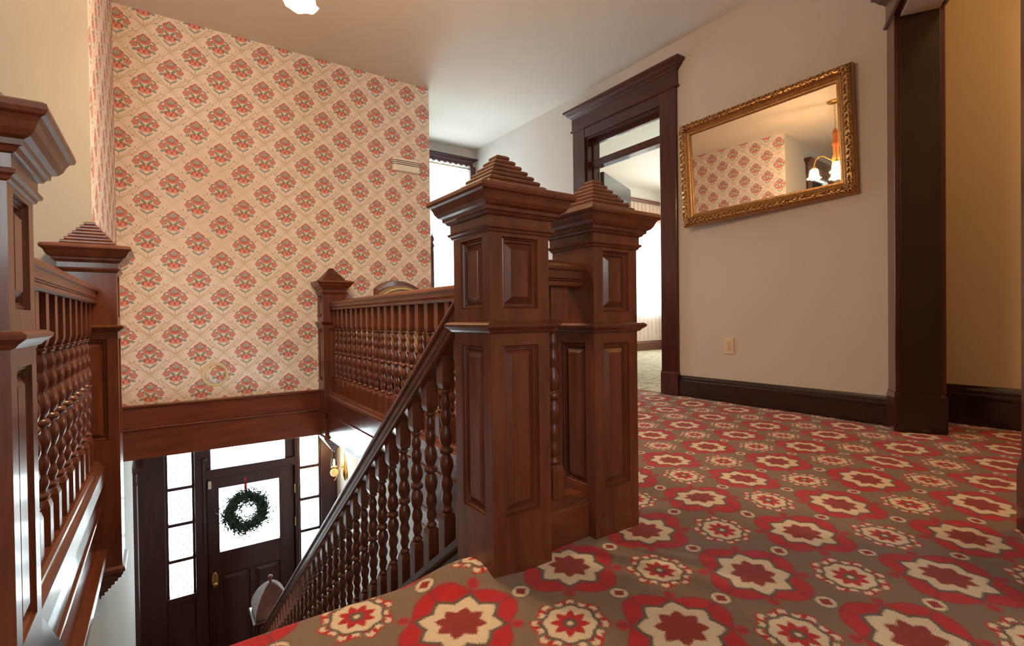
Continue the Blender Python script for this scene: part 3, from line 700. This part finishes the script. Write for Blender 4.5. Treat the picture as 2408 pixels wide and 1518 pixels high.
# mirror
t = thing('wall_mirror', 'large rectangular mirror in an ornate carved gold frame on the right wall', 'mirror', (3.225, 1.83, 1.69))
nM = Vector((-1, -.063, -.026)).normalized(); rM = nM.cross(Vector((0, 0, 1))).normalized(); uM = rM.cross(nM).normalized()
if uM.z < 0: uM = -uM
rM = -rM                                              # local x to the right in the picture
an = math.radians(1.75); xM = rM * math.cos(an) + uM * math.sin(an); yM = uM * math.cos(an) - rM * math.sin(an)
MM = Matrix((xM, yM, nM)).transposed().to_4x4(); MM.translation = Vector((3.225, 1.83, 1.69)) + rM * .0505 + uM * -.022
def mmb(): q = MB(); q.tf = MM; return q
WX, WY = 1.122, .752
FP = [(a * .93, b) for a, b in [(0, -.050), (0, -.010), (.004, .004), (.012, .012), (.026, .018), (.042, .016), (.054, .006), (.060, .000), (.064, .002), (.070, .003), (.076, -.002), (.082, -.004), (.088, -.004), (.092, -.010), (.094, -.016), (.094, -.050)]]
def rail(c0, c1, i0, i1):   # mitred frame member between outer corners c0,c1 with inward diagonal dirs
    return mmb().loft([[Vector((c0[0] + i0[0] * s, c0[1] + i0[1] * s, z)) for s, z in FP], [Vector((c1[0] + i1[0] * s, c1[1] + i1[1] * s, z)) for s, z in FP]])
hx, hy = WX / 2, WY / 2
cs = [(-hx, -hy), (hx, -hy), (hx, hy), (-hx, hy)]; inn = [(1, 1), (-1, 1), (-1, -1), (1, -1)]
for k in range(4): part('frame_rail', rail(cs[k], cs[(k + 1) % 4], inn[k], inn[(k + 1) % 4]), GILT, t)
part('glass', mmb().box(-hx + .084, hx - .084, -hy + .084, hy - .084, -.020, -.014), MIRR, t)
def carving():
    M = mmb(); rnd = random.Random(3)
    def blob(p, a, l, wd, h):
        ca, sa = math.cos(a), math.sin(a); rings = []
        for i in range(5):
            u = -1 + i * .5; k = math.sqrt(max(0, 1 - u * u * .98)); rr = []
            for j in range(6):
                th = 2 * PI * j / 6; w_ = wd * k * math.cos(th); z = h * k * math.sin(th) + .017; bend = .35 * l * u * u
                rr.append((p[0] + ca * l * u - sa * (w_ + bend), p[1] + sa * l * u + ca * (w_ + bend), z))
            rings.append(rr)
        M.loft(rings, True, True)
    def run(a, b, nrm):
        a = Vector(a); b = Vector(b); d = (b - a); n = int(d.length / .017); ang = math.atan2(d.y, d.x)
        for i in range(n):
            p = a + d * ((i + .5) / n); s = 1 if i % 2 else -1
            blob(p + Vector(nrm) * (.008 * s + rnd.gauss(0, .002)), ang + s * .75 + rnd.gauss(0, .2), .013 + rnd.random() * .006, .0062, .014)
            if i % 3 == 0: blob(p + Vector(nrm) * (-.012 * s), ang - s * 1.3, .011, .005, .012)
    o_ = .030
    run((-hx + .02, -hy + o_), (hx - .02, -hy + o_), (0, 1)); run((-hx + .02, hy - o_), (hx - .02, hy - o_), (0, 1))
    run((-hx + o_, -hy + .02), (-hx + o_, hy - .02), (1, 0)); run((hx - o_, -hy + .02), (hx - o_, hy - .02), (1, 0))
    for cx, cy in cs:
        for k in range(7):
            a = 2 * PI * k / 7; blob((cx - math.copysign(.038, cx) + .016 * math.cos(a), cy - math.copysign(.038, cy) + .016 * math.sin(a)), a, .017, .0075, .016)
    return M
part('carving', carving(), GILT, t, kind='stuff')
bd = mmb()
for k in range(4):
    a = Vector((*cs[k], 0)) + Vector((*inn[k], 0)) * .083; b = Vector((*cs[(k + 1) % 4], 0)) + Vector((*inn[(k + 1) % 4], 0)) * .083
    n = int((b - a).length / .008)
    for i in range(n):
        p = a.lerp(b, (i + .5) / n); bd.box(p.x - .0026, p.x + .0026, p.y - .0026, p.y + .0026, -.006, .000)
part('beading', bd, GILT, t, kind='stuff')
part('hanging_block', mmb().box(-hx + .05, hx - .05, hy - .09, hy - .03, -.09, -.045), DK['y'], t)

# diagonal opening casing
d4 = frame('door_4', tuple(DG.translation))
def D4(n, *a, mat=DK['z'], bev=.003):
    q = dmb(); q.box(*a); return part(n, q, mat, d4, bev=bev)
for s0, s1 in ((.008, .158), (1.50, 1.65)):
    D4('casing', s0, s1, -.026, 0, .20, 2.20); q = dmb(); q.rl([(.004, 0), (.004, .175), (0, .19), (0, .2)], s0, s1, -.030, 0); part('plinth_block', q, DK['z'], d4)
    D4('casing', s0, s1, .16, .186, .20, 2.20)
    j0, j1 = (.05, .165) if s0 < 1 else (1.493, 1.6)
    D4('jamb', j0, j1, -.004, .165, .0, 2.19, mat=BK['z'])
    D4('plinth_block', j0 if s0 > 1 else j0 + .01, j1 + .006 if s0 < 1 else j1, -.03, .19, 0, .19, mat=BK['z'])
D4('head_jamb', .165, 1.493, -.004, .165, 2.165, 2.19, mat=DK['x'])
for yy0, yy1 in ((-.028, 0), (.16, .188)):
    q = dmb(); q.rl([(o, z - .205) for o, z in H1], -.0, 1.66, yy0, yy1); part('header', q, DK['x'], d4)

# ------------------------------------------------------------------ far window with lace, glimpse of garden
w1 = frame('window_1', (2.74, YF, .7))
for n, a in (('stile', (2.26, 2.31, YF - .01, YF + .10, .72, 2.52)), ('stile', (3.17, 3.22, YF - .01, YF + .10, .72, 2.52)), ('rail', (2.31, 3.17, YF + .02, YF + .10, .72, .78)), ('rail', (2.31, 3.17, YF + .02, YF + .10, 2.47, 2.52)), ('meeting_rail', (2.31, 3.17, YF + .03, YF + .09, 1.58, 1.625)), ('casing', (2.13, 2.27, YF - .025, YF, .70, 2.53)), ('casing', (3.20, 3.29, YF - .025, YF, .70, 2.53)), ('sill', (2.10, 3.29, YF - .07, YF + .02, .67, .71))):
    part(n, B(*a), DK['z'], w1, bev=.003)
part('header', MB().rl([(o, z - 2.385 + 2.53) for o, z in [(0, 2.385), (.01, 2.39), (.01, 2.40), (.0, 2.405), (0, 2.42), (.02, 2.44), (.05, 2.455), (.055, 2.47), (0, 2.475)]], 2.14, 3.24, YF - .03, YF), DK['x'], w1)
part('pane', B(2.31, 3.17, YF + .05, YF + .055, .78, 1.58), GLASS, w1); part('pane', B(2.31, 3.17, YF + .055, YF + .06, 1.625, 2.47), GLASS, w1)
def drape(x0, x1, y, z0, z1, amp, wl, nz=8, scal=0, ntop=0):
    M = MB(); n = int((x1 - x0) / wl * 8); v = []; f = []
    for j in range(nz + 1):
        for i in range(n + 1):
            x = x0 + (x1 - x0) * i / n; u = j / nz; ph = 2 * PI * i / 8
            zt = z1 + ntop * abs(math.sin(ph * .5)); zb = z0 - scal * abs(math.sin(ph * .25))
            v.append((x, y + amp * math.sin(ph + .6 * math.sin(i * .37)) * (.5 + .5 * u), zt + (zb - zt) * u))
    for j in range(nz):
        for i in range(n): a = j * (n + 1) + i; f.append((a, a + 1, a + n + 2, a + n + 1))
    return M.add(v, f, True)
t = thing('lace_curtain', 'sheer white lace curtain with ruffled heading on the window at the end of the corridor', 'curtain', (2.74, YF - .05, 1.65))
part('cloth', drape(2.24, 3.20, YF - .045, 1.55, 2.50, .012, .075, 8, .02, .03), LACE, t, fixn=False)
part('rod', MB().tube([(2.2, YF - .045, 2.485), (3.22, YF - .045, 2.485)], .007, 8), BRASS, t)
# room window, curtains
w2 = frame('window_2', (6.9, 6.035, .6))
for n, a in (('stile', (6.2, 6.26, 6.04, 6.16, .6, 2.32)), ('stile', (7.56, 7.62, 6.04, 6.16, .6, 2.32)), ('mullion', (6.88, 6.94, 6.05, 6.15, .6, 2.32)), ('rail', (6.26, 7.56, 6.05, 6.15, .6, .66)), ('rail', (6.26, 7.56, 6.05, 6.15, 2.26, 2.32))): part(n, B(*a), W['z'], w2, bev=.003)
for a, b in ((6.26, 6.88), (6.94, 7.56)): part('pane', B(a, b, 6.09, 6.095, .66, 2.26), GLASS, w2)
w3 = frame('room_fill_window', (8.57, 3.8, .6))  # unseen side window, added to keep this room bright
for n, a in (('rail', (8.52, 8.6, 2.6, 5.0, .6, .66)), ('rail', (8.52, 8.6, 2.6, 5.0, 2.24, 2.3)), ('mullion', (8.52, 8.6, 3.77, 3.83, .66, 2.24)), ('stile', (8.52, 8.6, 2.6, 2.66, .66, 2.24)), ('stile', (8.52, 8.6, 4.94, 5.0, .66, 2.24))): part(n, B(*a), W['z'], w3, bev=.003)
part('pane', B(8.56, 8.565, 2.66, 4.94, .66, 2.24), GLASS, w3)
w4 = frame('rear_fill_window', (-.9, -2.67, 1.0))  # unseen window, added behind the camera to let in fill daylight
for n, a in (('rail', (-1.35, -.45, -2.72, -2.62, 1.0, 1.06)), ('rail', (-1.35, -.45, -2.72, -2.62, 2.24, 2.3)), ('rail', (-1.29, -.51, -2.72, -2.62, 1.63, 1.67)), ('stile', (-1.35, -1.29, -2.72, -2.62, 1.06, 2.24)), ('stile', (-.51, -.45, -2.72, -2.62, 1.06, 2.24))): part(n, B(*a), DK['z'], w4, bev=.003)
part('pane', B(-1.29, -.51, -2.67, -2.665, 1.06, 2.24), GLASS, w4)
t = thing('sheer_curtain', 'blush pink sheer curtain over the bright window in the room beyond the door', 'curtain', (6.9, 5.97, .18))
part('cloth', drape(6.0, 7.66, 5.97, .19, 2.45, .02, .11, 8), SHEER, t, fixn=False)
t = thing('side_drape', 'peach curtain panel at the right side of the bright room window', 'curtain', (7.75, 5.93, .18))
part('cloth', drape(7.60, 7.95, 5.93, .19, 2.5, .03, .09, 6), VALN, t, fixn=False)
t = thing('valance', 'gathered peach valance across the top of the bright room window', 'valance', (6.9, 5.91, 2.6))
part('cloth', drape(5.9, 7.95, 5.91, 2.36, 2.60, .018, .10, 4, .03), VALN, t, fixn=False)
part('rod', MB().tube([(5.85, 5.93, 2.58), (8.0, 5.93, 2.58)], .012, 8), BRASS, t)

# door_3 in the left hall (seen in the mirror)
d3 = frame('door_3', (-1.56, YL, 0))
for n, a, mt in (('casing', (-1.172, -1.0, YL - .026, YL, 0, 2.36), DK['z']), ('casing', (-2.10, -1.948, YL - .026, YL, 0, 2.36), DK['z']), ('transom_bar', (-1.948, -1.172, YL + .02, YL + .1, 2.0, 2.06), DK['x']), ('door_leaf', (-1.948, -1.172, YL + .03, YL + .07, .01, 2.0), DK['z']), ('pane', (-1.948, -1.172, YL + .05, YL + .055, 2.06, 2.32), GLASS)): part(n, B(*a), mt, d3, bev=0 if n == 'pane' else .003)
part('header', MB().rl([(o, z - .06) for o, z in H1], -2.11, -.99, YL - .028, YL), DK['x'], d3)

# ------------------------------------------------------------------ small fittings on the flowered wall
t = thing('door_chime', 'cream door chime box with three dark grooves high on the flowered wall', 'chime', (1.82, YW, 1.99))
q = MB(); hh = .055; nw = 14
ring = lambda y: [(1.692, y, 1.936), (1.948, y, 1.936), (1.948, y, 2.046), (1.692, y, 2.046)]
body = MB()
pr = [(.0, 0), (.018, .006), (.04, .016), (.05, .03)]
sec = [(1.692, 0), (1.692, -.03), (1.70, -.042), (1.715, -.048), (1.925, -.048), (1.94, -.042), (1.948, -.03), (1.948, 0)]
body.loft([[(x, YW + y, z) for x, y in sec] for z in (1.936, 2.046)]); part('case', body, CHIME, t, bev=.003)
for z in (2.024, 2.008, 1.992): part('groove', MB().loft([[(x, YW + y * 1.03 - .0006, zz_) for x, y in sec] for zz_ in (z - .0028, z + .0028)]), BLACK, t)
t = thing('flue_cover', 'round cover papered like the wall with a yellowed rim, low on the flowered wall', 'cover', (.315, YW, .232))
def disc(prof, mat, name, n=40):
    q = MB(); q.loft([[(.315 + r * math.cos(2 * PI * k / n), YW - d, .232 + r * math.sin(2 * PI * k / n)) for k in range(n)] for r, d in prof], True, True); return part(name, q, mat, t)
disc([(.066, .0), (.066, .004), (.02, .0055), (.001, .0056)], paper('flue_cover_paper', 'x', .34, .27), 'papered_disc')
disc([(.088, 0), (.088, .004), (.083, .0075), (.075, .0075), (.068, .004), (.067, .001)], plain('yellowed_rim', (.72, .62, .38), .5, 0, .08), 'rim')

# ------------------------------------------------------------------ chandelier
CXh, CYh = .45, 2.06
t = thing('chandelier', 'four-light brass and turned wood chandelier with frosted tulip shades hanging from the ceiling', 'chandelier', (CXh, CYh, 1.95))
part('canopy', MB().lathe([(.075, ZC), (.075, ZC - .006), (.068, ZC - .014), (.03, ZC - .022), (.008, ZC - .026)], 20, CXh, CYh), BRASS, t)
lk = MB()
z = ZC - .03; i = 0
while z > 2.46:
    lk.tube([(CXh + .008 * math.cos(a) * (i % 2), CYh + .008 * math.cos(a) * (1 - i % 2), z - .012 + .014 * math.sin(a)) for a in [2 * PI * k / 10 for k in range(11)]], .002, 5); z -= .022; i += 1
part('chain', lk, BRASS, t, kind='stuff')
part('stem', MB().lathe([(.004, 2.46), (.012, 2.455), (.018, 2.44), (.03, 2.42), (.034, 2.40), (.028, 2.385), (.03, 2.37), (.026, 2.33), (.034, 2.31), (.036, 2.29), (.026, 2.27), (.028, 2.24), (.024, 2.19), (.036, 2.16), (.042, 2.13), (.038, 2.10), (.025, 2.08), (.03, 2.06), (.022, 2.03), (.012, 2.01), (.014, 1.995), (.003, 1.985)], 16, CXh, CYh), plain('turned_maple', lin(190, 110, 62), .4, 0, .1), t)
for k in range(4):
    a = math.radians(74 - 90 * k); c_, s_ = math.cos(a), math.sin(a)
    P2 = [(.03, 2.12), (.07, 2.155), (.11, 2.185), (.15, 2.19), (.185, 2.165), (.203, 2.12), (.205, 2.085)]
    ar = part('arm', MB().tube([(CXh + r * c_, CYh + r * s_, z) for r, z in P2], .006, 8), BRASS, t)
    X_, Y_ = CXh + .205 * c_, CYh + .205 * s_
    part('socket', MB().lathe([(.008, 2.09), (.016, 2.085), (.02, 2.07), (.02, 2.045)], 12, X_, Y_), BRASS, ar)
    rings = []
    for r, z, rf in ((.018, 2.068, 0), (.030, 2.062, 0), (.040, 2.045, 0), (.044, 2.02, 0), (.045, 1.998, .0), (.050, 1.980, .3), (.060, 1.966, .8), (.068, 1.960, 1)):
        rings.append([(X_ + (r + .005 * rf * math.cos(6 * th)) * math.cos(th), Y_ + (r + .005 * rf * math.cos(6 * th)) * math.sin(th), z + .007 * rf * math.cos(6 * th)) for th in [2 * PI * q / 36 for q in range(36)]])
    part('tulip_shade', MB().loft(rings, False, True), SHADE, t, fixn=False)
    light('chandelier_bulb', 'POINT', (X_, Y_, 2.005), 18, WARM, .03)

# ------------------------------------------------------------------ furniture seen past the balustrade
t = thing('armchair', 'wood-framed upholstered chair with brass nailheads behind the long balustrade', 'chair', (1.60, 3.42, 0), math.radians(28))
def ch_(n, q, mat, **k): return put(n, q.mesh(n, mat), t, **k)
def arc(s, r=.27, h=.075): return h * (1 - (s / r) ** 2)
q = MB(); rr = []
for k in range(17):
    s = -.27 + .54 * k / 16; zt = .835 + arc(s); yb = .24 + .02 * (1 - (s / .27) ** 2)
    rr.append([(s, yb, zt - .045), (s, yb - .035, zt - .04), (s, yb - .035, zt), (s, yb + .005, zt + .006)])
ch_('crest_rail', q.loft(rr), W['x'])
q = MB(); rr = []
for k in range(17):
    s = -.25 + .50 * k / 16; zt = .80 + arc(s, .27, .072); rr.append([(s, .235, .40), (s, .195, .40), (s, .195, zt), (s, .235, zt)])
ch_('back_cushion', q.loft(rr), UPH)
q = MB()
for k in range(40):
    s = -.24 + .48 * k / 39; z = .78 + arc(s, .27, .072); q.box(s - .004, s + .004, .188, .194, z - .004, z + .004); q.box(s - .004, s + .004, .236, .242, z - .004, z + .004)
for sx in (-.24, .24):
    for k in range(22): z = .42 + k * .014; q.box(sx - .004, sx + .004, .188, .194, z - .004, z + .004); q.box(sx - .004, sx + .004, .236, .242, z - .004, z + .004)
ch_('nailheads', q, BRASS, kind='stuff')
for sx in (-.26, .26): ch_('stile', MB().tube([(sx, .26, .02), (sx, .23, .4), (sx, .225, .83)], [.016, .024, .022], 8), W['z'])
ch_('seat', MB().rl([(-.02, .38), (0, .39), (0, .45), (-.02, .475), (-.06, .485)], -.26, .26, -.26, .23), UPH)
ch_('seat_frame', B(-.27, .27, -.27, .25, .32, .38), W['x'])
for sx in (-.24, .24): ch_('leg', MB().lathe([(.018, .012), (.015, .05), (.022, .20), (.016, .25), (.026, .28), (.026, .32)], 10, sx, -.24), W['z']); ch_('leg', MB().tube([(sx, .30, .012), (sx, .25, .33)], .018, 8), W['z'])
for sx in (-.28, .28): ch_('armrest', MB().tube([(sx, .23, .62), (sx * 1.04, .05, .635), (sx * 1.04, -.18, .62), (sx, -.22, .56), (sx, -.22, .38)], .018, 8), W['y'])
t = thing('plant_stand', 'dark turned wooden post with a finial standing by the corridor window', 'stand', (2.50, 5.12, 0))
part('post', MB().lathe([(.03, .012), (.03, .3), (.022, .32), (.022, .8), (.03, .83), (.022, .86), (.020, 1.42), (.030, 1.44), (.022, 1.455), (.014, 1.48), (.026, 1.505), (.022, 1.53), (.010, 1.555), (.004, 1.575), (.001, 1.58)], 12, 2.50, 5.12), DK['z'], t)
part('foot', MB().box(2.30, 2.70, 5.10, 5.14, 0.005, .05).box(2.48, 2.52, 4.92, 5.32, .006, .05), DK['x'], t)

# garden tree seen bleached through the corridor window
t = thing('garden_tree', 'pale green leafy tree bleached by daylight outside the corridor window', 'tree', (5.4, 10.5, -3.1))
part('trunk', MB().tube([(5.4, 10.5, -3.1), (5.45, 10.5, -1), (5.4, 10.55, 1.0)], [.14, .11, .05], 8), W['z'], t)
q = MB(); rnd = random.Random(11)
for i in range(900):
    c = Vector((5.4 + rnd.gauss(0, .6), 10.5 + rnd.gauss(0, .5), 1.3 + rnd.gauss(0, .5)))
    a = Vector((rnd.gauss(0, 1), rnd.gauss(0, 1), rnd.gauss(0, 1))).normalized() * .06; b = a.orthogonal().normalized() * .035
    q.add([c - a, c + b, c + a, c - b], [(0, 1, 2, 3)])
part('foliage', q, LEAF, t, kind='stuff', fixn=False)
